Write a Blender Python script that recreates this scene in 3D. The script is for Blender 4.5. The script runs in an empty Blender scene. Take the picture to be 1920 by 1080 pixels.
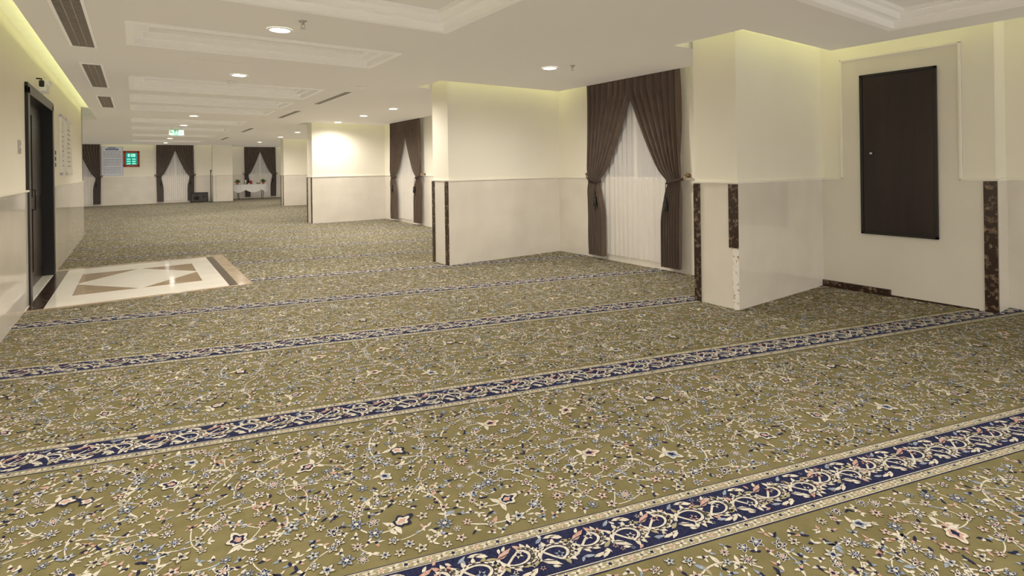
import bpy, bmesh, math, random
import numpy as np
from mathutils import Matrix, Vector
PI=math.pi
C=bpy.context.scene.collection
random.seed(7)
H=2.70      # lowered ceiling
HT=2.95     # cove ceiling
WZ=1.25     # wainscot top

# ------------------------------------------------------------------ materials
def mat(name,col,rough=.6,col2=None,scale=6,detail=4,bump=0,bscale=60,emit=0,metal=0,spec=.5,lo=.35,hi=.65,trans=0,sheen=0,stretch=None):
    m=bpy.data.materials.new(name); m.use_nodes=True
    nt=m.node_tree; b=nt.nodes['Principled BSDF']
    b.inputs['Base Color'].default_value=(*col,1); b.inputs['Roughness'].default_value=rough
    b.inputs['Metallic'].default_value=metal; b.inputs['Specular IOR Level'].default_value=spec
    tc=nt.nodes.new('ShaderNodeTexCoord'); src=tc.outputs['Object']
    if stretch:
        mp=nt.nodes.new('ShaderNodeMapping'); mp.inputs['Scale'].default_value=stretch
        nt.links.new(src,mp.inputs[0]); src=mp.outputs[0]
    if col2 is None: col2=tuple(c*.96 for c in col)
    n=nt.nodes.new('ShaderNodeTexNoise'); n.inputs['Scale'].default_value=scale; n.inputs['Detail'].default_value=detail
    nt.links.new(src,n.inputs['Vector'])
    r=nt.nodes.new('ShaderNodeValToRGB'); r.color_ramp.elements[0].position=lo; r.color_ramp.elements[1].position=hi
    r.color_ramp.elements[0].color=(*col,1); r.color_ramp.elements[1].color=(*col2,1)
    nt.links.new(n.outputs['Fac'],r.inputs[0]); nt.links.new(r.outputs[0],b.inputs['Base Color'])
    if bump:
        n2=nt.nodes.new('ShaderNodeTexNoise'); n2.inputs['Scale'].default_value=bscale
        nt.links.new(src,n2.inputs['Vector'])
        bp=nt.nodes.new('ShaderNodeBump'); bp.inputs['Strength'].default_value=bump; bp.inputs['Distance'].default_value=.004
        nt.links.new(n2.outputs['Fac'],bp.inputs['Height']); nt.links.new(bp.outputs[0],b.inputs['Normal'])
    if emit:
        b.inputs['Emission Color'].default_value=(*col,1); b.inputs['Emission Strength'].default_value=emit
    if trans: b.inputs['Alpha'].default_value=trans
    if sheen: b.inputs['Sheen Weight'].default_value=sheen
    return m
M={}
M['plaster']=mat('cream_plaster',(.84,.80,.69),.75,(.82,.78,.67),1.5)
M['marble']=mat('beige_marble',(.74,.69,.61),.05,(.69,.64,.56),2.5,8,spec=.7)
M['niche']=mat('beige_panel',(.73,.685,.605),.25,(.70,.655,.575),2)
M['cap']=mat('cream_moulding',(.84,.80,.70),.45)
M['ceil']=mat('ceiling_paint',(.75,.72,.67),.8,(.74,.71,.66),.6,2)
M['coffer']=mat('coffer_white',(.88,.86,.82),.6,(.875,.855,.815),.5,1)
M['cove']=mat('cove_paint',(.82,.82,.66),.8)
M['emp']=mat('dark_emperador_marble',(.035,.020,.014),.15,(.38,.27,.18),26,9,lo=.52,hi=.82)
M['plug']=mat('chipped_plaster',(.80,.76,.70),.9,(.35,.22,.13),30,6,lo=.55,hi=.66)
M['wood']=mat('dark_wenge_wood',(.010,.005,.005),.3,(.020,.009,.008),12,5,stretch=(1,1,.06))
M['black']=mat('black_metal',(.010,.009,.009),.3)
M['chrome']=mat('brushed_steel',(.6,.58,.55),.3,metal=1)
M['gold']=mat('antique_gold',(.35,.25,.14),.35,metal=.8)
M['curtain']=mat('taupe_velvet',(.125,.085,.060),.8,(.088,.058,.041),9,3,stretch=(3,3,.3),sheen=.2)
M['trimc']=mat('taupe_braid',(.05,.03,.024),.8)
M['glass']=mat('night_window_glass',(.30,.32,.34),.1,(.20,.22,.25),1.2)
M['white']=mat('white_plastic',(.80,.79,.76),.4)
M['upvc']=mat('white_window_frame',(.78,.76,.72),.4)
M['lens']=mat('downlight_lens',(1,.96,.88),.5,(1,.96,.88),emit=14)
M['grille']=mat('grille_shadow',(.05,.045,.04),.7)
M['slat']=mat('grille_slat',(.30,.26,.21),.5)
M['tilew']=mat('cream_marble_tile',(.86,.82,.74),.05,(.80,.76,.67),2.5,8)
M['tilet']=mat('tan_marble_tile',(.33,.22,.11),.08,(.26,.17,.085),5,8)
M['tileb']=mat('brown_marble_tile',(.48,.38,.26),.12,(.40,.30,.20),6,8)
M['cloth']=mat('white_tablecloth',(.78,.77,.76),.8)
M['green']=mat('sign_green',(.03,.32,.14),.4,(.03,.32,.14),emit=.3)
M['signw']=mat('sign_white',(.75,.88,.80),.4,(.75,.88,.80),emit=.25)
M['led']=mat('clock_display',(.01,.26,.22),.3,(.01,.20,.22),9,emit=.7)
M['digit']=mat('clock_digits',(.55,1,.75),.4,(.55,1,.75),emit=.9)
M['redf']=mat('clock_red_brown_frame',(.42,.075,.03),.35,(.32,.05,.02),8)
M['poster']=mat('poster_paper',(.74,.76,.82),.6,(.68,.71,.79),3)
M['ink']=mat('poster_ink',(.22,.25,.42),.6)
M['leaf']=mat('plant_leaf',(.03,.09,.02),.5,(.06,.14,.03),30)
M['red']=mat('red_glaze',(.35,.03,.02),.3)
M['floor']=mat('screed',(.25,.23,.2),.9)

def sheer_mat():
    m=bpy.data.materials.new('sheer_voile'); m.use_nodes=True; nt=m.node_tree
    b=nt.nodes['Principled BSDF']; b.inputs['Roughness'].default_value=.9
    n=nt.nodes.new('ShaderNodeTexNoise'); n.inputs['Scale'].default_value=25
    r=nt.nodes.new('ShaderNodeValToRGB'); r.color_ramp.elements[0].color=(.76,.72,.67,1); r.color_ramp.elements[1].color=(.84,.80,.75,1)
    nt.links.new(n.outputs['Fac'],r.inputs[0]); nt.links.new(r.outputs[0],b.inputs['Base Color'])
    b.inputs['Alpha'].default_value=.58
    return m
M['sheer']=sheer_mat()

# ------------------------------------------------------------------ helpers
def box(bm,x0,x1,y0,y1,z0,z1):
    v=[bm.verts.new(p) for p in ((x0,y0,z0),(x1,y0,z0),(x1,y1,z0),(x0,y1,z0),(x0,y0,z1),(x1,y0,z1),(x1,y1,z1),(x0,y1,z1))]
    for f in ((3,2,1,0),(4,5,6,7),(0,1,5,4),(1,2,6,5),(2,3,7,6),(3,0,4,7)): bm.faces.new([v[i] for i in f])
def quad(bm,pts):
    bm.faces.new([bm.verts.new(p) for p in pts])
def lathe(bm,prof,cx=0,cy=0,cz=0,seg=24,axis='z',sx=1,sy=1):
    rings=[]
    for r,z in prof:
        ring=[]
        for k in range(seg):
            a=2*PI*k/seg; p=(r*math.cos(a)*sx,r*math.sin(a)*sy,z)
            if axis=='y': p=(p[0],p[2],p[1])
            if axis=='x': p=(p[2],p[0],p[1])
            ring.append(bm.verts.new((cx+p[0],cy+p[1],cz+p[2])))
        rings.append(ring)
    for a,b in zip(rings,rings[1:]):
        for k in range(seg): bm.faces.new((a[k],a[(k+1)%seg],b[(k+1)%seg],b[k]))
    bm.faces.new(rings[0][::-1]); bm.faces.new(rings[-1])
def tube(bm,pts,r,seg=8):
    pts=[Vector(p) for p in pts]; rings=[]
    for i,p in enumerate(pts):
        d=(pts[min(i+1,len(pts)-1)]-pts[max(i-1,0)]).normalized()
        u=d.orthogonal().normalized() if i==0 else (u-d*u.dot(d)).normalized()
        w=d.cross(u)
        rr=r[i] if isinstance(r,(list,tuple)) else r
        rings.append([bm.verts.new(p+u*rr*math.cos(2*PI*k/seg)+w*rr*math.sin(2*PI*k/seg)) for k in range(seg)])
    for a,b in zip(rings,rings[1:]):
        for k in range(seg): bm.faces.new((a[k],a[(k+1)%seg],b[(k+1)%seg],b[k]))
    bm.faces.new(rings[0][::-1]); bm.faces.new(rings[-1])
def obj(name,bm,m,parent=None,smooth=False,bevel=0):
    me=bpy.data.meshes.new(name)
    bmesh.ops.recalc_face_normals(bm,faces=bm.faces[:])
    bm.to_mesh(me); bm.free()
    if smooth:
        for p in me.polygons: p.use_smooth=True
    me.materials.append(m)
    o=bpy.data.objects.new(name,me); C.objects.link(o); o.parent=parent
    if bevel:
        md=o.modifiers.new('bevel','BEVEL'); md.width=bevel; md.segments=2; md.limit_method='ANGLE'
    return o
def B(): return bmesh.new()
def boxobj(name,m,parent,*bs,bevel=0):
    bm=B()
    for b in bs: box(bm,*b)
    return obj(name,bm,m,parent,bevel=bevel)
def thing(name,label,cat,loc=(0,0,0),rz=0,group=None):
    o=bpy.data.objects.new(name,None); C.objects.link(o); o.location=loc; o.rotation_euler=(0,0,rz)
    o.empty_display_size=.1
    tag(o,label,cat,group); return o
def tag(o,label,cat,group=None):
    o['label']=label; o['category']=cat
    if group: o['group']=group
    return o
def struct(o): o['kind']='structure'; return o
def dup(root,loc,rz,label,group=None):
    r=root.copy(); C.objects.link(r); r.location=loc; r.rotation_euler=(0,0,rz); r['label']=label
    if group: r['group']=group
    for ch in list(root.children):
        c=ch.copy(); C.objects.link(c); c.parent=r
        for g in ch.children:
            d=g.copy(); C.objects.link(d); d.parent=c
    return r

# ------------------------------------------------------------------ walls
def wall(name,x0,x1,y0,y1,face,z0=0,z1=HT+.05,cap=True):
    """face: which side faces the room ('-x','+x','-y','+y')"""
    o=boxobj(name,M['plaster'],None,(x0,x1,y0,y1,max(z0,0),z1)); struct(o)
    if z0<WZ:
        e=.012; c=.03
        if face=='-x': w=(x0-e,x0,y0,y1); k=(x0-c,x0,y0,y1)
        if face=='+x': w=(x1,x1+e,y0,y1); k=(x1,x1+c,y0,y1)
        if face=='-y': w=(x0,x1,y0-e,y0); k=(x0,x1,y0-c,y0)
        if face=='+y': w=(x0,x1,y1,y1+e); k=(x0,x1,y1,y1+c)
        struct(boxobj('wainscot',M['marble'],o,(*w,0,WZ)))
        if cap: struct(boxobj('wainscot_cap',M['cap'],o,(*k,WZ,WZ+.022),bevel=.006))
    return o
wall('wall_left',-1.12,-.97,-3,7.88,'+x')
wall('wall_left',-1.12,-.97,10.04,15.7,'+x')
wall('wall_left',-1.12,-.97,7.88,10.04,'+x',z0=2.42)
wall('wall_back_left',-4.0,-.97,15.55,15.7,'+y')
wall('wall_far_left',-4.15,-4.0,15.55,29.75,'+x')
wall('wall_far',-4.0,3.1,29.6,29.75,'-y')
wall('wall_far_recess',3.8,7.35,31.0,31.15,'-y')
wall('wall_right',5.95,6.1,3.5,7.05,'-x')
wall('wall_right',5.95,6.1,7.45,14.85,'-x')
wall('wall_right',5.95,6.1,15.25,23.05,'-x')
wall('wall_right_far',7.2,7.35,23.4,31.0,'-x')
wall('wall_right_niche',6.97,7.12,-3,1.47,'-x')
# panelled wall holding the access door
pw=boxobj('wall_right_panelled',M['plaster'],None,(6.63,7.12,1.47,3.1,0,HT+.05)); struct(pw)
struct(boxobj('wainscot',M['niche'],pw,(6.618,6.63,1.47,3.03,0,WZ),(6.618,6.63,1.715,2.815,WZ,2.60),(6.63,6.97,1.458,1.47,0,WZ)))
struct(boxobj('moulding',M['cap'],pw,(6.598,6.63,1.47,1.74,WZ,WZ+.025),(6.598,6.63,2.79,3.03,WZ,WZ+.025),
    (6.598,6.63,1.715,1.74,WZ,2.62),(6.598,6.63,2.79,2.815,WZ,2.62),(6.598,6.63,1.715,2.815,2.595,2.62),(6.60,6.97,1.44,1.47,WZ,WZ+.025),bevel=.006))
struct(boxobj('corner_strip',M['emp'],pw,(6.600,6.63,1.455,1.555,.0,WZ)))
struct(boxobj('baseboard_right',M['emp'],None,(6.585,6.618,2.33,3.03,0,.075),(6.604,6.618,1.60,2.33,0,.018),bevel=.004))

def pillar(x0,x1,y0,y1,label,broken=False):
    t=thing('pillar',label,'pillar',(x0,y0,0)); L=x1-x0; D=y1-y0
    boxobj('shaft',M['plaster'],t,(0,L,0,D,0,HT))
    e=.012
    boxobj('wainscot',M['marble'],t,(-e,L,-e,0,0,WZ),(-e,0,0,D,0,WZ))
    boxobj('wainscot_cap',M['cap'],t,(-.03,L,-.03,0,WZ,WZ+.022),(-.03,0,0,D,WZ,WZ+.022),bevel=.006)
    z=.61 if broken else 0
    boxobj('corner_strip',M['emp'],t,(-.026,-e,-.018,.085,z,WZ-.005),bevel=.003)
    boxobj('corner_strip',M['emp'],t,(-.026,-e,D-.075,D+.004,0,WZ-.005),bevel=.003)
    if broken:
        bm=B(); random.seed(3); n=20; prev=None
        for i in range(n+1):
            zz=.61*i/n; w=.030+.028*random.random(); q=[bm.verts.new(p) for p in ((-.020,-.016,zz),(-.020,w,zz),(-e,w+.004,zz),(-e,-.016,zz))]
            if prev:
                for k in range(4): bm.faces.new((prev[k],prev[(k+1)%4],q[(k+1)%4],q[k]))
            else: bm.faces.new(q[::-1])
            prev=q
        bm.faces.new(prev)
        o=obj('exposed_plaster',bm,M['plug'],t); o['label']='white chipped plaster where the dark strip broke off'
    return t
pillar(4.88,6.63,3.03,3.52,'nearest cream pillar with broken dark marble corner strip beside the access door',True)
pillar(3.80,5.95,7.0,7.5,'wide cream pillar left of the nearest curtained window')
pillar(3.90,5.95,14.8,15.3,'brightly lit cream pillar beyond the second curtained window')
pillar(4.94,7.2,23.0,23.5,'distant cream pillar just right of the tea table')
pillar(3.05,3.88,28.9,31.0,'narrow far pillar between microphone stand and tea table')

# ------------------------------------------------------------------ floor
struct(boxobj('floor',M['floor'],None,(-4.2,7.4,-3,31.2,-.12,-.012)))

# ------------------------------------------------------------------ ceiling
out=[(-.70,-3),(6.72,-3),(6.72,1.22),(6.38,1.22),(6.38,2.80),(4.64,2.80),(4.64,3.58),(5.80,3.58),(5.80,6.80),(3.58,6.80),(3.58,7.56),(5.80,7.56),
 (5.80,14.58),(3.66,14.58),(3.66,15.36),(5.80,15.36),(5.80,22.78),(4.70,22.78),(4.70,23.56),(7.05,23.56),(7.05,30.85),(4.02,30.85),(4.02,28.72),(2.90,28.72),
 (2.90,29.45),(-3.85,29.45),(-3.85,15.86),(-.70,15.86)]
coffers=[(0,2.31,1.3,4.30),(0,2.33,5.45,6.30),(0,2.38,8.5,9.7),(0,2.38,10.4,11.4),(0,2.38,12.0,12.9),(0,2.3,15.0,16.0),(0,2.3,17.7,18.7),(0,2.3,21,22.2),(0,2.3,25,26.2),(3.3,5.80,-1.4,2.0)]
bm=B(); edges=[]
def loop(pts,z):
    vs=[bm.verts.new((x,y,z)) for x,y in pts]
    es=[bm.edges.new((vs[i],vs[(i+1)%len(vs)])) for i in range(len(vs))]
    return vs,es
vs,es=loop(out,H); edges+=es
for a,b,c,d in coffers:
    _,e2=loop([(a,c),(b,c),(b,d),(a,d)],H); edges+=e2
bmesh.ops.triangle_fill(bm,use_beauty=True,use_dissolve=False,edges=edges)
top=[bm.verts.new((x,y,H+.08)) for x,y in out]
for i in range(len(out)):
    j=(i+1)%len(out); bm.faces.new((vs[i],vs[j],top[j],top[i]))
ceil=obj('ceiling',bm,M['ceil']); struct(ceil)
struct(boxobj('ceiling_cove',M['cove'],None,(-4.2,7.4,-3,31.2,HT,HT+.05)))
for a,b,c,d in coffers:
    bm=B()
    prof=[(-.05,H-.016),(.012,H-.016),(.012,H+.045),(.085,H+.045),(.085,H+.095),(.13,H+.095),(.13,H+.13)]
    rings=[[bm.verts.new(p) for p in ((a+i,c+i,z),(b-i,c+i,z),(b-i,d-i,z),(a+i,d-i,z))] for i,z in [(-.05,H+.001)]+prof]
    for r,s in zip(rings,rings[1:]):
        for k in range(4): bm.faces.new((r[k],r[(k+1)%4],s[(k+1)%4],s[k]))
    o=obj('coffer_moulding',bm,M['coffer'],ceil); struct(o)
    bm=B(); i=.13; z=H+.13; quad(bm,((a+i,c+i,z),(b-i,c+i,z),(b-i,d-i,z),(a+i,d-i,z)))
    struct(obj('coffer_panel',bm,M['ceil'],ceil))

# ------------------------------------------------------------------ carpet
L=1.49
def cmat(n,a,b,s=90): return mat(n,a,1,b,s,3,bump=.6,bscale=350,spec=.1)
CM=[cmat('carpet_olive',(.205,.178,.086),(.165,.142,.066),7),
    cmat('carpet_cream',(.68,.63,.54),(.52,.48,.40)),
    cmat('carpet_navy',(.014,.016,.048),(.028,.031,.075)),
    cmat('carpet_light_blue',(.34,.38,.44),(.20,.25,.34)),
    cmat('carpet_pink',(.44,.25,.20),(.54,.38,.32)),
    cmat('carpet_tan',(.38,.34,.22),(.30,.27,.16)),
    cmat('carpet_dark_olive',(.10,.085,.045),(.13,.11,.06))]
GR,CR,NV,LB,PK,TN,DK=range(7)
class Pat:
    def __init__(s): s.p=[]
    def add(s,m,l,pts): s.p.append((m,l,np.asarray(pts,float)))
    def pack(s):
        co=np.concatenate([np.c_[p,np.full(len(p),.0008+.0006*l)] for m,l,p in s.p])
        return co,np.array([len(p) for m,l,p in s.p]),np.array([m for m,l,p in s.p])
def ribbon(P,pts,w,m,l,chunk=5):
    pts=np.asarray(pts,float); d=np.gradient(pts,axis=0); d/=np.linalg.norm(d,axis=1)[:,None]+1e-9
    nrm=np.c_[-d[:,1],d[:,0]]; w=np.broadcast_to(np.asarray(w,float),(len(pts),))[:,None]/2
    a=pts+nrm*w; b=pts-nrm*w; i=0
    while i<len(pts)-1:
        j=min(i+chunk,len(pts)-1); P.add(m,l,np.r_[b[i:j+1],a[i:j+1][::-1]]); i=j
def lob(c,r,n,rot,k=4,amp=.28):
    th=np.linspace(0,2*PI,n*k,endpoint=False)
    rr=r*(1-amp+amp*np.cos(n*th)); return np.c_[c[0]+rr*np.cos(th+rot),c[1]+rr*np.sin(th+rot)]
def flower(P,c,r,rng,lod,n=None,cols=None,l=3):
    n=n or rng.choice([5,5,6,8]); rot=rng.random()*6
    o,p,q=cols or rng.choice([(CR,NV,PK),(CR,NV,LB),(CR,LB,NV),(NV,LB,CR),(NV,CR,NV),(CR,PK,NV),(LB,NV,CR),(LB,CR,NV),(CR,TN,NV),(NV,CR,PK),(PK,CR,NV),(CR,NV,CR)])
    if lod: P.add(o,l,lob(c,r,n,rot,2)); P.add(p,l+1,lob(c,r*.5,4,rot,1,0)); return
    P.add(DK if o!=NV else CR,l-1,lob(c,r*1.12,n,rot,4,.24)); P.add(o,l,lob(c,r,n,rot,4,.32))
    P.add(p,l+1,lob(c,r*.64,n,rot,4,.34)); P.add(q,l+2,lob(c,r*.26,6,rot,1,0))
def leaf(P,c,a,ln,w,m,l=2,bend=.25):
    t=np.array([0,.3,.65,1,.65,.3]); s=np.array([0,.42,.36,0,-.30,-.38])*w
    x=t*ln; y=s+bend*ln*t*t
    ca,sa=math.cos(a),math.sin(a); P.add(m,l,np.c_[c[0]+x*ca-y*sa,c[1]+x*sa+y*ca])
def palm(P,c,a,r,rng,lod):
    cols=rng.choice([(CR,NV,PK),(CR,PK,NV),(NV,CR,PK),(CR,LB,NV)])
    th=np.linspace(-2.2,2.2,9 if lod else 27)
    for k,(sc,m) in enumerate(((1.08,DK),(1,cols[0]),(.68,cols[1]),(.36,cols[2]))):
        if lod and k in(0,3): continue
        rr=r*sc*(.78+.16*np.cos(th*5)+.22*np.exp(-(th/.5)**2))
        x=rr*np.cos(th)+.25*r; y=rr*np.sin(th)*.85
        x=np.r_[x,-r*.35*sc]; y=np.r_[y,0]
        ca,sa=math.cos(a),math.sin(a); P.add(m,3+k,np.c_[c[0]+x*ca-y*sa,c[1]+x*sa+y*ca])
    for s in(-1,1):
        leaf(P,(c[0]-.2*r*math.cos(a),c[1]-.2*r*math.sin(a)),a+s*2.3,r*1.2,r*.6,CR,2,-.3*s)
def make_tile(seed,lod):
    rng=random.Random(seed); P=Pat(); used=[]
    # --- border band, centred on n=0
    def rect(m,l,n0,n1):
        P.add(m,l,[(0,n0),(L,n0),(L,n1),(0,n1)])
    rect(NV,1,-.150,.150); rect(CR,2,-.145,.145)
    rect(TN,3,-.142,.142); rect(NV,4,-.107,.107); rect(CR,5,-.103,.103); rect(NV,6,-.099,.099)
    per=L/5
    s=np.linspace(0,L,73 if not lod else 37)
    for sg in(-1,1):
        m=34 if not lod else 24
        for k in range(m):
            c=((k+.5)*L/m,sg*.1245)
            if k%2: flower(P,c,.0185,rng,1,5,(CR,NV if k%4==1 else PK,CR),5)
            else:
                for aa in(.5,2.6,-.5,-2.6): leaf(P,c,aa*sg,.026,.015,CR,5)
                if not lod: P.add(DK,6,lob(c,.006,4,0,1,0))
    ribbon(P,np.c_[s,.052*np.sin(2*PI*s/per)],.009,CR,7)
    bused=[]
    for k in range(10):
        sg=1 if k%2 else -1
        cx=k*per/2+.035+rng.uniform(-.012,.012); cy=-sg*(.024+rng.uniform(-.008,.008)); bused.append((cx,cy,.045))
        nn=10 if lod else 22
        tw=rng.uniform(1.35,1.75)*PI; th=np.linspace(0,tw,nn); rr=.068-.046*th/tw; st=rng.uniform(-.25,.25)
        xs=cx+rr*np.cos(PI+st-sg*th)*1.2; ys=cy+rr*np.sin(PI+st-sg*th)
        w=np.minimum(np.linspace(.014,.036,nn),np.linspace(.095,.011,nn))
        ribbon(P,np.c_[xs,ys],w,CR,8)
        for q in range(1,nn-1,2):
            an=math.atan2(ys[q]-cy,xs[q]-cx)
            if abs(ys[q]+.03*math.sin(an-sg*.9))<.095: leaf(P,(xs[q],ys[q]),an-sg*.9,.036,.024,CR if q%4==1 else rng.choice((CR,CR,PK,TN)),8,.3)
        flower(P,(cx,cy),.021,rng,1,5,(rng.choice((PK,LB,CR)),NV,CR),9)
        leaf(P,(cx+.07,sg*.030),.35*sg,.078,.032,PK if k%2 else CR,9,.2*sg); leaf(P,(cx+.045,sg*.058),2.6*sg,.055,.026,CR,9,.15)
        leaf(P,(cx-.03,sg*.078),.1,.06,.020,CR,9,-.08*sg); leaf(P,(cx+.08,-sg*.060),-.45*sg,.045,.020,LB,9)
        leaf(P,(cx+.10,sg*.064),.7*sg,.03,.018,CR,9); leaf(P,(cx+.03,sg*.045),-.4*sg,.05,.020,TN,8,.2)
        if not lod:
            ribbon(P,np.c_[xs,ys][4:-2],.004,NV,10); ribbon(P,[(cx+.075+t,sg*(.032+.3*t)) for t in(0,.02,.045)],.004,NV,10)
    for _ in range(150 if not lod else 60):
        fx=rng.uniform(.01,L-.01); fy=rng.uniform(-.084,.084)
        if any((fx-u[0])**2+(fy-u[1])**2<(u[2]+.012)**2 for u in bused): continue
        bused.append((fx,fy,.012))
        if rng.random()<.6: flower(P,(fx,fy),rng.uniform(.010,.014),rng,1,5,(rng.choice((CR,CR,LB,PK)),NV,CR),7)
        else: leaf(P,(fx,fy),rng.random()*6,.028,.016,rng.choice((CR,PK,LB,CR)),7)
    # --- field
    n0,n1=.160,L-.160
    for ci in range(3):
        for ri in range(2):
            c=((ci+.5)*L/3+rng.uniform(-.08,.08)+(.10 if ri else -.10), .455+ri*.58+rng.uniform(-.06,.06))
            R_=rng.uniform(.20,.28); sg=1 if rng.random()<.5 else -1; a0=rng.random()*6
            turns=(1.6+rng.random()*1.1)*PI
            nn=24 if lod else 56
            th=np.linspace(0,turns,nn); rr=R_*(1-.74*th/th[-1]); ec=rng.uniform(.8,1.25)
            pts=np.c_[c[0]+rr*np.cos(a0+sg*th)*ec,c[1]+rr*np.sin(a0+sg*th)/ec]
            pts[:,1]=np.clip(pts[:,1],n0+.02,n1-.02)
            ribbon(P,pts,.0075,CR,1)
            palm(P,pts[-1],a0+sg*th[-1]+sg*1.6,.052,rng,lod); used.append((pts[-1][0],pts[-1][1],.070))
            acc=0
            for q in range(2,nn-3):
                acc+=np.linalg.norm(pts[q]-pts[q-1])
                if acc>(.048 if not lod else .06):
                    acc=0; d=pts[q]-pts[q-1]; an=math.atan2(d[1],d[0]); sd=rng.choice((-1,1)); k=rng.random()
                    if k<.4:
                        leaf(P,pts[q],an+sd*.8,.046,.026,rng.choice((CR,CR,LB,PK,CR)),2,.3*sd)
                        if not lod: leaf(P,pts[q],an-sd*.9,.036,.020,rng.choice((CR,LB,TN)),2,-.3*sd)
                    else:
                        r=rng.uniform(.020,.037); 
                        if all((pts[q][0]-u[0])**2+(pts[q][1]-u[1])**2>(r+u[2])**2*.7 for u in used):
                            flower(P,pts[q],r,rng,lod); used.append((pts[q][0],pts[q][1],r))
    tries=0
    while tries<(4600 if not lod else 3600):
        tries+=1; x=rng.uniform(.0,L); y=rng.uniform(n0+.018,n1-.018); k=rng.random()
        r=.046 if k<.05 else rng.uniform(.020,.036) if k<.60 else .015
        if any((x-u[0])**2+(y-u[1])**2<(r+u[2]+.001)**2 for u in used): continue
        used.append((x,y,r)); a=rng.random()*6.28
        if k<.05: palm(P,(x,y),a,r*.85,rng,lod)
        elif k<.60:
            flower(P,(x,y),r*.98,rng,lod)
            if not lod and rng.random()<.35:
                sg=rng.choice((-1,1)); cu=rng.uniform(3,8)*sg
                pts=[(x+math.cos(a)*t+math.sin(a)*t*t*cu,y+math.sin(a)*t-math.cos(a)*t*t*cu) for t in np.linspace(0,.12,7)]
                if all(n0+.01<p[1]<n1-.01 for p in pts):
                    ribbon(P,pts,.0048,CR,1); leaf(P,pts[-1],a-.8*sg,.028,.016,CR,2); leaf(P,pts[4],a+.8,.026,.014,LB,2)
        else:
            for q in range(3): leaf(P,(x,y),a+q*rng.uniform(1.2,2.2),rng.uniform(.020,.032),rng.uniform(.012,.018),rng.choice((CR,CR,CR,CR,LB,PK,NV) if not lod else (CR,CR,CR,LB)),2,rng.uniform(-.4,.4))
            if not lod and rng.random()<.6: P.add(NV,4,lob((x,y),.008,5,a,2,.2))
    return P.pack()
tiles={(v,l):make_tile(11+v,l) for v in range(4) for l in(0,1)}
ca,sa=math.cos(math.radians(16.5)),math.sin(math.radians(16.5))
allco=[np.array([(-4.0,-3,0),(7.2,-3,0),(7.2,31.0,0),(-4.0,31.0,0)],float)]; cnts=[np.array([4])]; mts=[np.array([0])]
rr=random.Random(5)
for i in range(-2,21):
    n0=1.85+L*i; sh=(i*.37)%1*L; lod=0 if n0<6.9 else 1
    for j in range(-10,8):
        s0=j*L+sh; v=rr.randrange(4)
        cs,cn=s0+L/2,n0+L/2; U=ca*cs+sa*cn; V=-sa*cs+ca*cn
        if V<-.9 or V>31.9 or U>8 or U<(-1.9 if V<15 else -5): continue
        if U<0 and V<.6: continue
        co,ct,mt=tiles[(v,lod)]
        s=co[:,0]+s0; n=co[:,1]+n0; q=np.c_[ca*s+sa*n,-sa*s+ca*n,co[:,2]]
        st=np.r_[0,np.cumsum(ct)[:-1]]
        mnx=np.minimum.reduceat(q[:,0],st); mxx=np.maximum.reduceat(q[:,0],st); mny=np.minimum.reduceat(q[:,1],st); mxy=np.maximum.reduceat(q[:,1],st)
        ymid=(mny+mxy)/2
        big=(mxx-mnx)>1
        okp=((mxx<7.2)&(mxy<31.0)&(mnx>np.where(ymid>15.6,-4.0,-1.0)))|big
        keep=np.repeat(okp,ct)
        allco.append(q[keep]); cnts.append(ct[okp]); mts.append(mt[okp])
co=np.concatenate(allco); ct=np.concatenate(cnts); mt=np.concatenate(mts)
co[:,0]=np.clip(co[:,0],-4.0,7.2); co[:,1]=np.clip(co[:,1],-3,31.0)
me=bpy.data.meshes.new('carpet'); me.vertices.add(len(co)); me.loops.add(len(co)); me.polygons.add(len(ct))
me.vertices.foreach_set('co',co.astype(np.float32).ravel()); me.loops.foreach_set('vertex_index',np.arange(len(co),dtype=np.int32))
me.polygons.foreach_set('loop_start',np.r_[0,np.cumsum(ct)[:-1]].astype(np.int32)); 
for m in CM: me.materials.append(m)
me.polygons.foreach_set('material_index',mt.astype(np.int32)); me.update(calc_edges=True)
carpet=bpy.data.objects.new('carpet',me); C.objects.link(carpet)
tag(carpet,'olive green fitted carpet with cream scrolling flowers and diagonal navy border bands','carpet')

# ------------------------------------------------------------------ marble inlay by the door
t=thing('marble_floor_inlay','polished cream marble floor panel with tan triangle inlay before the dark door','floor inlay',(-.97,7.55,0))
Z0,Z1=-.005,.0095
def flat(name,m,z,*polys):
    bm=B()
    for p in polys:
        lo=[bm.verts.new((x,y,Z0)) for x,y in p]; hi=[bm.verts.new((x,y,z)) for x,y in p]
        bm.faces.new(lo[::-1]); bm.faces.new(hi)
        for k in range(len(p)): bm.faces.new((lo[k],lo[(k+1)%len(p)],hi[(k+1)%len(p)],hi[k]))
    return obj(name,bm,m,t)
def R(a,b,c,d): return [(a,c),(b,c),(b,d),(a,d)]
flat('brown_border',M['tileb'],Z1-.002,R(0,2.19,-.06,2.90))
flat('dark_strip',M['emp'],Z1,R(.02,.16,.0,2.74)); flat('dark_strip',M['emp'],Z1,R(1.93,2.03,.0,2.74))
flat('cream_tile',M['tilew'],Z1-.0008,R(.0,2.02,.0,2.74))
a,b,c,d=.34,1.70,.56,2.20; mx,my=(a+b)/2,(c+d)/2
for p in ([(a,c),(mx,c),(a,my)],[(mx,c),(b,c),(b,my)],[(a,my),(mx,d),(a,d)],[(b,my),(b,d),(mx,d)]):
    gx=sum(q[0] for q in p)/3; gy=sum(q[1] for q in p)/3
    flat('tan_inlay',M['tilet'],Z1,[(gx+(q[0]-gx)*.94,gy+(q[1]-gy)*.94) for q in p])

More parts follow.
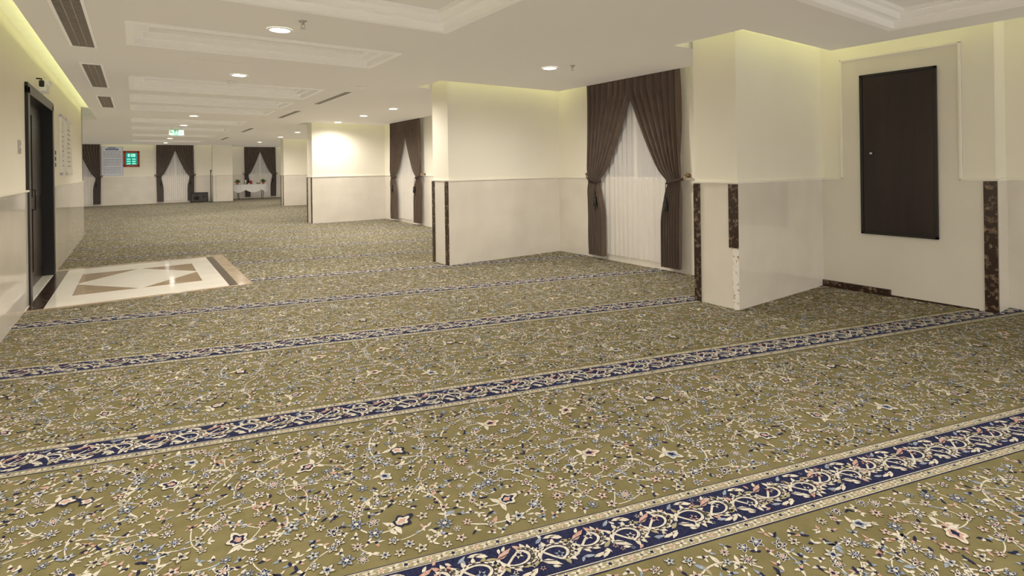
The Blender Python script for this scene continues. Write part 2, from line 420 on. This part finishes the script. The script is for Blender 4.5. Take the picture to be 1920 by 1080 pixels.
# ------------------------------------------------------------------ dark door on the left wall
door=boxobj('door_1',M['wood'],None,(-1.11,-1.07,7.96,8.955,.01,2.34),(-1.11,-1.07,8.965,9.96,.01,2.34)); struct(door)
struct(boxobj('door_frame',M['black'],door,(-1.12,-.94,7.82,7.96,0,2.42),(-1.12,-.94,9.96,10.10,0,2.42),(-1.12,-.94,7.82,10.10,2.34,2.46),bevel=.006))
struct(boxobj('door_panel',M['wood'],door,(-1.07,-1.06,8.08,8.84,.2,1.0),(-1.07,-1.06,8.08,8.84,1.15,2.2),(-1.07,-1.06,9.08,9.84,.2,1.0),(-1.07,-1.06,9.08,9.84,1.15,2.2),bevel=.004))
bm=B(); tube(bm,[(-1.06,8.88,1.0),(-1.01,8.88,1.0),(-1.01,8.88,1.25),(-1.06,8.88,1.25)],.01); struct(obj('door_handle',bm,M['black'],door,True))
struct(boxobj('door_threshold',M['tilew'],door,(-1.13,-.965,7.96,9.96,-.005,.012)))
# dark access door on right
t=thing('access_door','dark wood flush access door set in the beige panelled wall','access door',(6.618,2.255,.655))
boxobj('frame',M['black'],t,(-.03,0,-.35,-.322,0,1.755),(-.03,0,.322,.35,0,1.755),(-.03,0,-.35,.35,0,.028),(-.03,0,-.35,.35,1.727,1.755),bevel=.003)
lf=boxobj('door_leaf',M['wood'],t,(-.022,0,-.32,.32,.03,1.725),bevel=.002)
bm=B(); lathe(bm,[(.014,0),(.010,-.012),(.017,-.02),(.012,-.034)],-.022,.235,.885,16,'x'); o=obj('lock_knob',bm,M['chrome'],lf,True); o['label']='small steel lock knob'
for z in(.25,1.5):
    bm=B(); lathe(bm,[(.007,0),(.007,.09)],-.028,-.322,z,10); obj('hinge',bm,M['black'],t)

# ------------------------------------------------------------------ curtains & windows
def ease(a): return a*a*(3-2*a)
def panel_mesh(sg):
    bm=B(); nu,nv=96,46; grid=[]
    zb,zc,zt=.07,1.22,2.50
    for j in range(nv+1):
        z=zb+(2.93-zb)*j/nv; 
        if z>zc:
            tt=min(1,(z-zc)/(zt-zc)); xi=-.625+.650*tt**.78; xo=-.865
        else:
            tt=(zc-z)/(zc-zb); xi=-.625+.085*ease(min(1,tt*2)); xo=-.865+.02*tt
        row=[]; w=xi-xo
        pin=math.exp(-((z-zc)/.10)**2)
        for i in range(nu+1):
            u=i/nu; uu=u+.012*math.sin(9*u+z*2)
            ph=2*PI*7.5*uu+.5*math.sin(z*2.2+u*5)
            amp=.044*(1-.55*pin)
            x=xo+w*u*(1-.12*pin)+.014*math.sin(ph*1.0+1.2)*(w/.9)*(1-u)
            if sg>0: y=-.120-amp*math.sin(ph)-.010*math.sin(ph*2+z)*(1-pin)
            else: y=-.126-amp*math.sin(ph+1)-.010*math.sin(ph*2+z)*(1-pin)
            row.append(bm.verts.new((-x if sg>0 else x,y,z)))
        grid.append(row)
    for a,b in zip(grid,grid[1:]):
        for i in range(nu): bm.faces.new((a[i],a[i+1],b[i+1],b[i]))
    return bm
def make_curtain(sg,label):
    t=thing('curtain',label,'curtain')
    obj('drape',panel_mesh(sg),M['curtain'],t,True)
    s=-1 if sg<0 else 1
    bm=B(); pts=[]
    for k in range(25):
        a=2*PI*k/24; pts.append((s*(.760+.122*math.cos(a)),-.120+.060*math.sin(a),1.23+.03*math.cos(a)))
    tube(bm,pts,.017,8); tb=obj('tieback',bm,M['trimc'],t,True)
    bm=B(); tube(bm,[(s*.90,0,1.30),(s*.92,-.06,1.31),(s*.93,-.11,1.30),(s*.915,-.13,1.265),(s*.89,-.12,1.25)],[.012,.012,.011,.010,.016])
    lathe(bm,[(.034,0),(.030,-.012),(.012,-.02)],s*.90,0,1.30,16,'y'); 
    lathe(bm,[(.004,-.02),(.022,-.01),(.026,0),(.02,.014),(.004,.026)],s*.935,-.11,1.318,12)
    obj('holdback_hook',bm,M['gold'],t,True)
    x=s*.665
    bm=B(); tube(bm,[(x,-.184,1.21),(x+.004*s,-.194,1.08),(x,-.192,.99)],.005,6)
    lathe(bm,[(.006,.0),(.026,-.015),(.030,-.035),(.020,-.05),(.028,-.06),(.036,-.16),(.034,-.165)],x,-.192,1.0,14)
    obj('tassel',bm,M['black'],tb,True)
    return t
cl=make_curtain(-1,''); cr=make_curtain(1,'')
bm=B(); g=[]
for j in range(25):
    row=[]; z=.10+2.75*j/24
    for i in range(161):
        u=i/160; x=-.78+1.56*u; row.append(bm.verts.new((x,-.042-.011*math.sin(2*PI*17*u+.6*math.sin(3*u*6+z*.7))-.003*math.sin(47*u),z)))
    g.append(row)
for a,b in zip(g,g[1:]):
    for i in range(160): bm.faces.new((a[i],a[i+1],b[i+1],b[i]))
sh=obj('sheer_curtain',bm,M['sheer'],None,True)
wins=[((5.95,5.275),-PI/2,1,'window nearest the camera'),((5.95,13.12),-PI/2,1.05,'second window along the right wall'),
      ((1.57,29.6),0,.87,'far window right of red clock'),((-1.95,29.6),0,.87,'far window left of blue poster'),((5.47,31.0),0,.90,'far window behind tea table')]
for i,((x,y),rz,sc,desc) in enumerate(wins):
    for src,side in((cl,'left'),(cr,'right')):
        lab=f'taupe tied-back curtain, {side} half, at {desc}'
        if i==0: o=src; o['label']=lab; o['group']='taupe curtains'; o.location=(x,y,0); o.rotation_euler=(0,0,rz)
        else: o=dup(src,(x,y,0),rz,lab,'taupe curtains')
        o.scale=(sc,1,1)
    s=sh if i==0 else sh.copy()
    if i: C.objects.link(s)
    s.location=(x,y,0); s.rotation_euler=(0,0,rz); s.scale=(sc,1,1); tag(s,f'white sheer voile curtain at {desc}','curtain','white sheers')
    w=boxobj(f'window_{i+1}',M['glass'],None,(-.56,.56,-.008,0,1.28,2.5)); struct(w)
    struct(boxobj('window_frame',M['upvc'],w,(-.62,-.56,-.022,0,1.27,2.56),(.56,.62,-.022,0,1.27,2.56),(-.62,.62,-.022,0,2.5,2.56),(-.03,.03,-.02,0,1.28,2.5),(-.66,.66,-.024,0,1.22,1.28)))
    w.location=(x,y,0); w.rotation_euler=(0,0,rz); w.scale=(sc,1,1)

# ------------------------------------------------------------------ ceiling fittings
dl=thing('ceiling_downlight','','downlight')
bm=B(); seg=32; ra,rb=.105,.082
prof=[(rb,-.002),(rb+.004,-.010),(ra-.004,-.010),(ra,-.002)]
rings=[[bm.verts.new((r*math.cos(2*PI*k/seg),r*math.sin(2*PI*k/seg),z)) for k in range(seg)] for r,z in prof]
for a,b in zip(rings,rings[1:]):
    for k in range(seg): bm.faces.new((a[k],a[(k+1)%seg],b[(k+1)%seg],b[k]))
obj('trim_ring',bm,M['white'],dl,True)
bm=B(); lathe(bm,[(.084,.004),(.084,-.005)],seg=32); obj('lens',bm,M['lens'],dl)
ords=['nearest','second','third','fourth','fifth','sixth','seventh','eighth','ninth']
rowL=[(1.07,5.05),(1.13,7.73),(1.1,13.9),(1.1,16.8),(1.1,19.8),(1.1,23.6),(1.1,27.2)]
rowR=[(4.32,5.24),(4.42,10.5),(4.40,12.2),(4.40,14.15),(4.42,18.5),(4.5,21.4),(4.5,25.5)]
rowH=[(2.8,.6),(2.8,-1.6),(-.35,.4),(-.35,2.6)]
spots=[]
k=0
for row,nm in((rowL,'row between the ceiling coffers'),(rowR,'row along the window side')):
    for q,(x,y) in enumerate(row):
        lab=f'round white ceiling downlight, {ords[q]} in the {nm}'
        if k==0: o=dl; o['label']=lab; o['group']='ceiling downlights'; o.location=(x,y,H)
        else: o=dup(dl,(x,y,H),0,lab,'ceiling downlights')
        k+=1; spots.append((x,y))
def spot(x,y,p,ang=165,col=(1,.93,.83)):
    l=bpy.data.lights.new('downlight_and_fill_beam','SPOT'); l.energy=p; l.color=col; l.spot_size=math.radians(ang); l.spot_blend=.8; l.shadow_soft_size=.08
    o=bpy.data.objects.new('downlight_and_fill_beam',l); C.objects.link(o); o.location=(x,y,H-.03)
for x,y in spots: spot(x,y,165)
for x,y in rowH: spot(x,y,150)  # added spots out of view, without fittings, brightening the near hall
for x,y in((-2.5,18),(-2.5,22),(-2.5,26),(5.8,27),(2.9,7.7),(2.9,11.2),(2.9,16),(2.9,20)): spot(x,y,125)  # added fill spots with no downlight fitting, lifting the room's ambient level

def vent(cx,cy,ln,w,label,group):
    t=thing('ceiling_vent',label,'air vent',(cx,cy,H),0,group)
    f=.022
    boxobj('frame',M['coffer'],t,(-w/2-f,-w/2,-ln/2-f,ln/2+f,-.010,0),(w/2,w/2+f,-ln/2-f,ln/2+f,-.010,0),(-w/2,w/2,-ln/2-f,-ln/2,-.010,0),(-w/2,w/2,ln/2,ln/2+f,-.010,0))
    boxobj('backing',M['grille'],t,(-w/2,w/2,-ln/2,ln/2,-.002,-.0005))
    bm=B(); n=max(6,int(ln/.045))
    for i in range(n):
        y=-ln/2+(i+.5)*ln/n; box(bm,-w/2,w/2,y-.007,y+.007,-.009,-.003)
    for q in(-.17,.17): box(bm,q*w-.004,q*w+.004,-ln/2,ln/2,-.010,-.004)
    obj('grille',bm,M['slat'],t)
for q,(y0,y1) in enumerate(((4.65,6.70),(7.75,9.75),(10.9,12.7))):
    vent(-.39,(y0+y1)/2,y1-y0,.17,f'{ords[q]} long dark ceiling grille beside the left wall','left ceiling grilles')
for q,(y0,y1) in enumerate(((8.5,10.4),(11.7,13.5),(17.1,18.9),(22,24))):
    vent(2.83,(y0+y1)/2,y1-y0,.11,f'{ords[q]} narrow slot diffuser right of the ceiling coffers','slot diffusers')
def sprinkler(x,y,label):
    t=thing('ceiling_sprinkler',label,'sprinkler',(x,y,H),0,'ceiling sprinklers')
    bm=B(); lathe(bm,[(.035,0),(.033,-.008),(.014,-.010),(.013,-.03),(.008,-.032)]); obj('escutcheon',bm,M['chrome'],t,True)
    bm=B()
    for s in(-1,1): tube(bm,[(s*.010,0,-.028),(s*.017,0,-.045),(s*.004,0,-.062)],.003,6)
    lathe(bm,[(.022,-.062),(.024,-.065),(.004,-.067)]); obj('deflector',bm,M['chrome'],t)
sprinkler(1.17,4.66,'small metal sprinkler head near the nearest left downlight')
sprinkler(4.46,4.97,'small metal sprinkler head right of the downlight near the first curtain')
t=thing('smoke_detector','round white smoke detector on ceiling behind second left downlight','smoke detector',(1.12,8.3,H))
bm=B(); lathe(bm,[(.055,0),(.055,-.018),(.040,-.030),(.036,-.045),(.012,-.052)]); obj('housing',bm,M['white'],t,True)
bm=B(); lathe(bm,[(.046,-.0265),(.046,-.0285)]); obj('vent_ring',bm,M['grille'],t)
t=thing('smoke_detector','flat white round detector on ceiling near the first slot diffuser','smoke detector',(2.83,7.93,H))
bm=B(); lathe(bm,[(.075,0),(.075,-.012),(.05,-.022),(.02,-.026)]); obj('housing',bm,M['white'],t,True)
o=boxobj('ceiling_access_panel',M['ceil'],None,(.5,1.02,6.86,7.32,H-.004,H),bevel=.002); tag(o,'flush square access panel in ceiling beside second left downlight','access panel')

# exit sign
t=thing('exit_sign','small green and white hanging emergency exit sign','exit sign',(.95,17.2,H))
t.scale=(.9,.9,.9)
for s in(-.12,.12):
    bm=B(); tube(bm,[(s,0,0),(s,0,-.10)],.005,6); obj('hanger',bm,M['chrome'],t)
boxobj('panel',M['signw'],t,(-.19,.19,-.012,.012,-.28,-.10),bevel=.004)
bm=B()
f=-.0135
def P2(pts): quad(bm,[(x,f,z) for x,z in pts])
box(bm,-.19,.19,-.014,-.012,-.28,-.268); box(bm,-.19,.19,-.014,-.012,-.112,-.10); box(bm,-.055,.055,-.0145,-.012,-.268,-.118)
for s in(-1,1):
    P2([(s*.170,-.19),(s*.135,-.155),(s*.135,-.225)]); box(bm,min(s*.135,s*.085),max(s*.135,s*.085),-.014,-.012,-.203,-.177)
obj('green_marks',bm,M['green'],t)
bm=B(); f=-.0155
lathe(bm,[(.011,-.0150),(.011,-.0155)],.008,0,-.137,10,'y')
for a,b,c_,d_ in(((-.004,-.150),(.010,-.150),(.004,-.20),(-.012,-.195)),((-.012,-.19),(.0,-.20),(.03,-.225),(.02,-.235)),((-.012,-.195),(.0,-.20),(-.028,-.252),(-.038,-.247)),((.008,-.155),(.012,-.162),(.034,-.177),(.032,-.184)),((-.004,-.152),(-.002,-.160),(-.030,-.177),(-.028,-.170))): quad(bm,[(p[0],f,p[1]) for p in(a,b,c_,d_)])
obj('running_figure',bm,M['signw'],t)

# ------------------------------------------------------------------ left wall fittings
t=thing('emergency_light','white twin-head emergency light above the dark door','emergency light',(-.97,9.1,2.50))
boxobj('housing',M['white'],t,(-.003,.075,-.16,.16,0,.10),bevel=.01)
for s in(-1,1):
    bm=B(); lathe(bm,[(.015,0),(.030,.015),(.034,.045),(.030,.05)],.045,s*.09,.125,18,'x'); lathe(bm,[(.010,0),(.010,.03)],.05,s*.09,.098,10); lh=obj('lamp_head',bm,M['white'],t,True)
    bm=B(); lathe(bm,[(.026,0),(.024,.004)],.095,s*.09,.125,16,'x'); obj('lamp_lens',bm,M['chrome'],lh,True)
t=thing('security_camera','small black camera fixed beside the emergency light','camera',(-.97,8.7,2.62))
bm=B(); tube(bm,[(-.01,0,0),(.05,0,.0),(.05,0,-.03)],.010); obj('bracket',bm,M['black'],t)
bm=B(); lathe(bm,[(.022,0),(.026,-.01),(.026,-.07),(.015,-.08)],.05,0,-.02,14); obj('body',bm,M['black'],t,True)
t=thing('wall_plate','steel call button plate on wall nearer than the dark door','wall plate',(-.97,7.42,1.66))
boxobj('plate',M['chrome'],t,(0,.012,-.06,.06,0,.14),bevel=.003)
bm=B(); lathe(bm,[(.018,0),(.018,.006)],.012,0,.07,16,'x'); obj('button',bm,M['white'],t)
t=thing('wall_switch_strip','column of small dark switches just beyond the dark door','switch',(-.97,10.42,1.52))
boxobj('plate',M['white'],t,(0,.01,-.05,.05,0,.30),bevel=.003)
for z in(.03,.12,.21): boxobj('switch',M['black'],t,(.01,.018,-.03,.03,z,z+.06),bevel=.003)
def noticeboard(y0,y1,label,lines):
    t=thing('framed_notice',label,'picture frame',(-.97,(y0+y1)/2,1.42),0,'framed notices on the left wall'); w=(y1-y0)/2; h=.98
    boxobj('frame',M['white'],t,(0,.03,-w,-w+.05,0,h),(0,.03,w-.05,w,0,h),(0,.03,-w,w,0,.05),(0,.03,-w,w,h-.05,h),bevel=.005)
    boxobj('sheet',M['cap'],t,(0,.012,-w+.05,w-.05,.05,h-.05))
    boxobj('print',M['slat'],t,*[(.012,.0135,-w+.12,w-.12-.05*(k%3),.15+k*.08,.165+k*.08) for k in range(lines)])
noticeboard(11.1,11.72,'narrow pale framed notice nearer the dark door',8)
noticeboard(11.9,12.86,'wide pale framed notice nearer the corner of the left wall',9)

# ------------------------------------------------------------------ far wall things
t=thing('notice_poster','tall pale blue printed poster with heading on far wall','poster',(-.80,29.6,1.30))
boxobj('sheet',M['poster'],t,(-.39,.39,-.012,0,0,1.32))
boxobj('heading',M['ink'],t,(-.24,.24,-.015,-.012,1.15,1.23),(-.14,.14,-.015,-.012,1.24,1.28))
random.seed(4)
for blk in((0,1,2,3,4),(6,7,8,9,10),(12,13,14,15,16)):
    bs=[]
    for k in blk:
        z=1.08-k*.06; x=-.32
        while x<.30:
            w=random.uniform(.03,.12); bs.append((x,min(x+w,.32),-.014,-.012,z,z+.018)); x+=w+.02
    boxobj('printed_text',M['ink'],t,*bs)
boxobj('border',M['ink'],t,(-.385,-.372,-.014,-.012,.02,1.30),(.372,.385,-.014,-.012,.02,1.30),(-.385,.385,-.014,-.012,.02,.03),(-.385,.385,-.014,-.012,1.29,1.30))
t=thing('prayer_clock','digital wall clock with red frame and glowing green display','clock',(-.10,29.6,1.70))
boxobj('frame',M['redf'],t,(-.30,-.21,-.04,0,0,.72),(.21,.30,-.04,0,0,.72),(-.30,.30,-.04,0,0,.09),(-.30,.30,-.04,0,.63,.72),bevel=.008)
boxobj('display',M['led'],t,(-.21,.21,-.03,0,.09,.63))
SEG={'0':'abcdef','1':'bc','2':'abged','3':'abgcd','4':'fgbc','5':'afgcd','6':'afgedc','7':'abc','8':'abcdefg','9':'abfgcd'}
def digits(s,x,z,h):
    out=[]; w=h*.5; k=h*.13
    for ch in s:
        if ch==':': out+=[(x,x+k,-.034,-.030,z+h*.25,z+h*.25+k),(x,x+k,-.034,-.030,z+h*.65,z+h*.65+k)]; x+=k*2.2; continue
        for q in SEG[ch]:
            b={'a':(0,w,h-k,h),'d':(0,w,0,k),'g':(0,w,h/2-k/2,h/2+k/2),'b':(w-k,w,h/2,h),'c':(w-k,w,0,h/2),'f':(0,k,h/2,h),'e':(0,k,0,h/2)}[q]
            out.append((x+b[0],x+b[1],-.034,-.030,z+b[2],z+b[3]))
        x+=w*1.4
    return out
boxobj('main_digits',M['digit'],t,*digits('8:08',-.13,.46,.12))
for r in range(3):
    for x in(-.16,.03): boxobj('prayer_time_digits',M['digit'],t,*digits('88:88',x,.13+r*.10,.04))
t=thing('loudspeaker','black box loudspeaker on floor against far wall','speaker',(2.48,29.15,0))
boxobj('cabinet',M['black'],t,(-.36,.36,-.18,.18,0,.46),bevel=.015)
boxobj('speaker_grille',M['grille'],t,(-.32,.32,-.19,-.18,.04,.42))
bm=B(); lathe(bm,[(.11,0),(.10,-.01),(.03,-.004)],-.12,-.19,.22,20,'y'); obj('driver',bm,M['black'],t,True)
bm=B(); lathe(bm,[(.05,0),(.045,-.008),(.02,-.004)],.18,-.19,.27,16,'y'); obj('driver',bm,M['black'],t,True)
t=thing('microphone_stand','thin black microphone stand beside far pillar','stand',(2.93,28.7,0))
bm=B(); lathe(bm,[(.15,0),(.15,.015),(.03,.03)],seg=20); obj('base',bm,M['black'],t)
bm=B(); tube(bm,[(0,0,.02),(0,0,1.42)],.018); obj('pole',bm,M['black'],t)
bm=B(); tube(bm,[(0,.05,1.36),(0,-.12,1.50)],[.012,.03],10); obj('microphone',bm,M['black'],t,True)

# tea table
TX,TY=4.86,30.2
t=thing('tea_table','round-ended table against far recess under white cloth','table',(TX,TY,0))
bm=B(); lathe(bm,[(.80,.71),(.80,.74)],seg=48,sy=.46); obj('tabletop',bm,M['white'],t)
for sx in(-1,1):
    for sy in(-1,1):
        bm=B(); tube(bm,[(sx*.55,sy*.20,0),(sx*.60,sy*.20,.71)],.014); obj('leg',bm,M['black'],t)
bm=B(); n=144; rings=[]
for j in range(9):
    f=j/8; ring=[]
    for i in range(n):
        a=2*PI*i/n; w=math.sin(a*20); dr=.27+.14*abs(math.sin(a*3.5+.4)); k_=1+.03*f+.020*f*w
        z=.755-dr*f
        ring.append(bm.verts.new((.83*math.cos(a)*k_,.40*math.sin(a)*k_,z)))
    rings.append(ring)
for a,b in zip(rings,rings[1:]):
    for i in range(n): bm.faces.new((a[i],a[(i+1)%n],b[(i+1)%n],b[i]))
bm.faces.new(rings[0])
tc=obj('tablecloth',bm,M['cloth'],None,True); tc.location=(TX,TY,0); tag(tc,'white scalloped cloth draped over the far tea table','tablecloth')
zt=.756
def lath(name,prof,x,y,m,label,cat,group=None,extra=None):
    t=thing(name,label,cat,(TX+x,TY+y,zt),0,group); bm=B(); lathe(bm,prof,seg=18); obj('body',bm,m,t,True)
    if extra:
        for nm,pr,mm in extra: bm=B(); lathe(bm,pr,seg=14); obj(nm,bm,mm,t,True)
    return t
lath('thermos_flask',[(.055,0),(.06,.02),(.06,.20),(.035,.24)],-.22,.05,M['chrome'],'steel thermos flask left of centre on the tea table','flask',None,[('cap',[(.034,.24),(.03,.29),(.01,.30)],M['black'])])
lath('thermos_flask',[(.055,0),(.06,.02),(.06,.16),(.035,.20)],.05,.08,M['red'],'red thermos flask at centre of the tea table','flask',None,[('cap',[(.034,.20),(.03,.24),(.01,.25)],M['white'])])
for k,(x,lab) in enumerate(((-.40,'white cup nearest the left plant on tea table'),(-.08,'white cup between the two flasks on tea table'),(.20,'white cup right of the red flask on tea table'))):
    lath('cup',[(.022,0),(.035,.06),(.033,.06),(.015,.01)],x,-.12,M['white'],lab,'cup','cups on the tea table')
lath('serving_bowl',[(.05,0),(.12,.07),(.115,.07),(.03,.015)],.38,0,M['gold'],'brass coloured serving bowl on right part of tea table','bowl')
def plant(x,y,z,h,label):
    t=thing('potted_plant',label,'plant',(x,y,z))
    bm=B(); lathe(bm,[(.04,0),(.065,.10),(.07,.12),(.05,.115)],seg=16); obj('pot',bm,M['redf'],t,True)
    bm=B(); rg=random.Random(int(x*100))
    for k in range(60):
        a=rg.random()*6.28; e=rg.uniform(.0,1.4); l=rg.uniform(.5,1)*h; 
        p0=Vector((0,0,.11)); d=Vector((math.cos(a)*math.cos(e),math.sin(a)*math.cos(e),math.sin(e))); s=Vector((-math.sin(a),math.cos(a),0))*.026
        m1=p0+d*l*.6; p1=p0+d*l-Vector((0,0,.03))
        bm.faces.new([bm.verts.new(p) for p in(p0,m1+s,p1,m1-s)])
    obj('foliage',bm,M['leaf'],t)
plant(TX-.60,TY,zt,.22,'small leafy potted plant on left end of the tea table')
plant(TX+.62,TY+.03,zt,.22,'small leafy potted plant on right end of the tea table')

# ------------------------------------------------------------------ cove lighting
def strip(x0,y0,x1,y1,p=1.5,w=.04):
    l=bpy.data.lights.new('cove_strip','AREA'); l.shape='RECTANGLE'; ln=math.hypot(x1-x0,y1-y0)
    l.size=ln; l.size_y=w; l.energy=p*ln; l.color=(1,1,.45)
    o=bpy.data.objects.new('cove_strip',l); C.objects.link(o); o.location=((x0+x1)/2,(y0+y1)/2,H+.085)
    o.rotation_euler=(PI,0,math.atan2(y1-y0,x1-x0))
strip(-.78,-1,-.78,15.5,.85)
strip(4.72,2.90,6.4,2.90); strip(4.74,2.9,4.74,3.5)
strip(6.50,1.2,6.50,2.9,1.1); strip(6.80,-1,6.80,1.2,1.1)
strip(3.68,6.90,5.8,6.90); strip(3.68,6.9,3.68,7.5)
strip(3.78,14.68,5.8,14.68,1.1); strip(4.8,22.88,7,22.88,1.1)
strip(5.87,3.7,5.87,4.3,1.2,.02); strip(5.87,6.3,5.87,6.9,1.2,.02)
strip(-3.8,29.52,2.8,29.52,.9); strip(4.1,30.92,7,30.92,.9)
# shadowless fill suns added to brighten the ceiling and the walls
def fill(d,e,col=(1,.96,.91)):
    l=bpy.data.lights.new('fill_sun','SUN'); l.energy=e; l.color=col; l.angle=math.radians(60); l.use_shadow=False
    try: l.cycles.cast_shadow=False
    except Exception: pass
    o=bpy.data.objects.new('fill_sun',l); C.objects.link(o); o.rotation_euler=Vector(d).to_track_quat('-Z','Y').to_euler(); o.location=(2,5,1)
fill((.25,.65,1),.88)
fill((.5,.8,-.5),.22)

# ------------------------------------------------------------------ world, camera
w=bpy.data.worlds.new('world'); bpy.context.scene.world=w; w.use_nodes=True
bg=w.node_tree.nodes['Background']; bg.inputs[0].default_value=(1,.94,.86,1); bg.inputs[1].default_value=.75
cam=bpy.data.cameras.new('camera'); cam.lens=1000/1920*36; cam.sensor_width=36; cam.shift_y=-227/1920; cam.clip_start=.05; cam.clip_end=100
co_=bpy.data.objects.new('camera',cam); C.objects.link(co_)
Mx=Matrix.Translation((0,0,1.45))@Matrix.Rotation(math.radians(-35.3),4,'Z')@Matrix.Rotation(PI/2,4,'X')@Matrix.Rotation(-.0145,4,'Z')
co_.matrix_world=Mx
bpy.context.scene.camera=co_
bpy.context.scene.view_settings.view_transform='Standard'
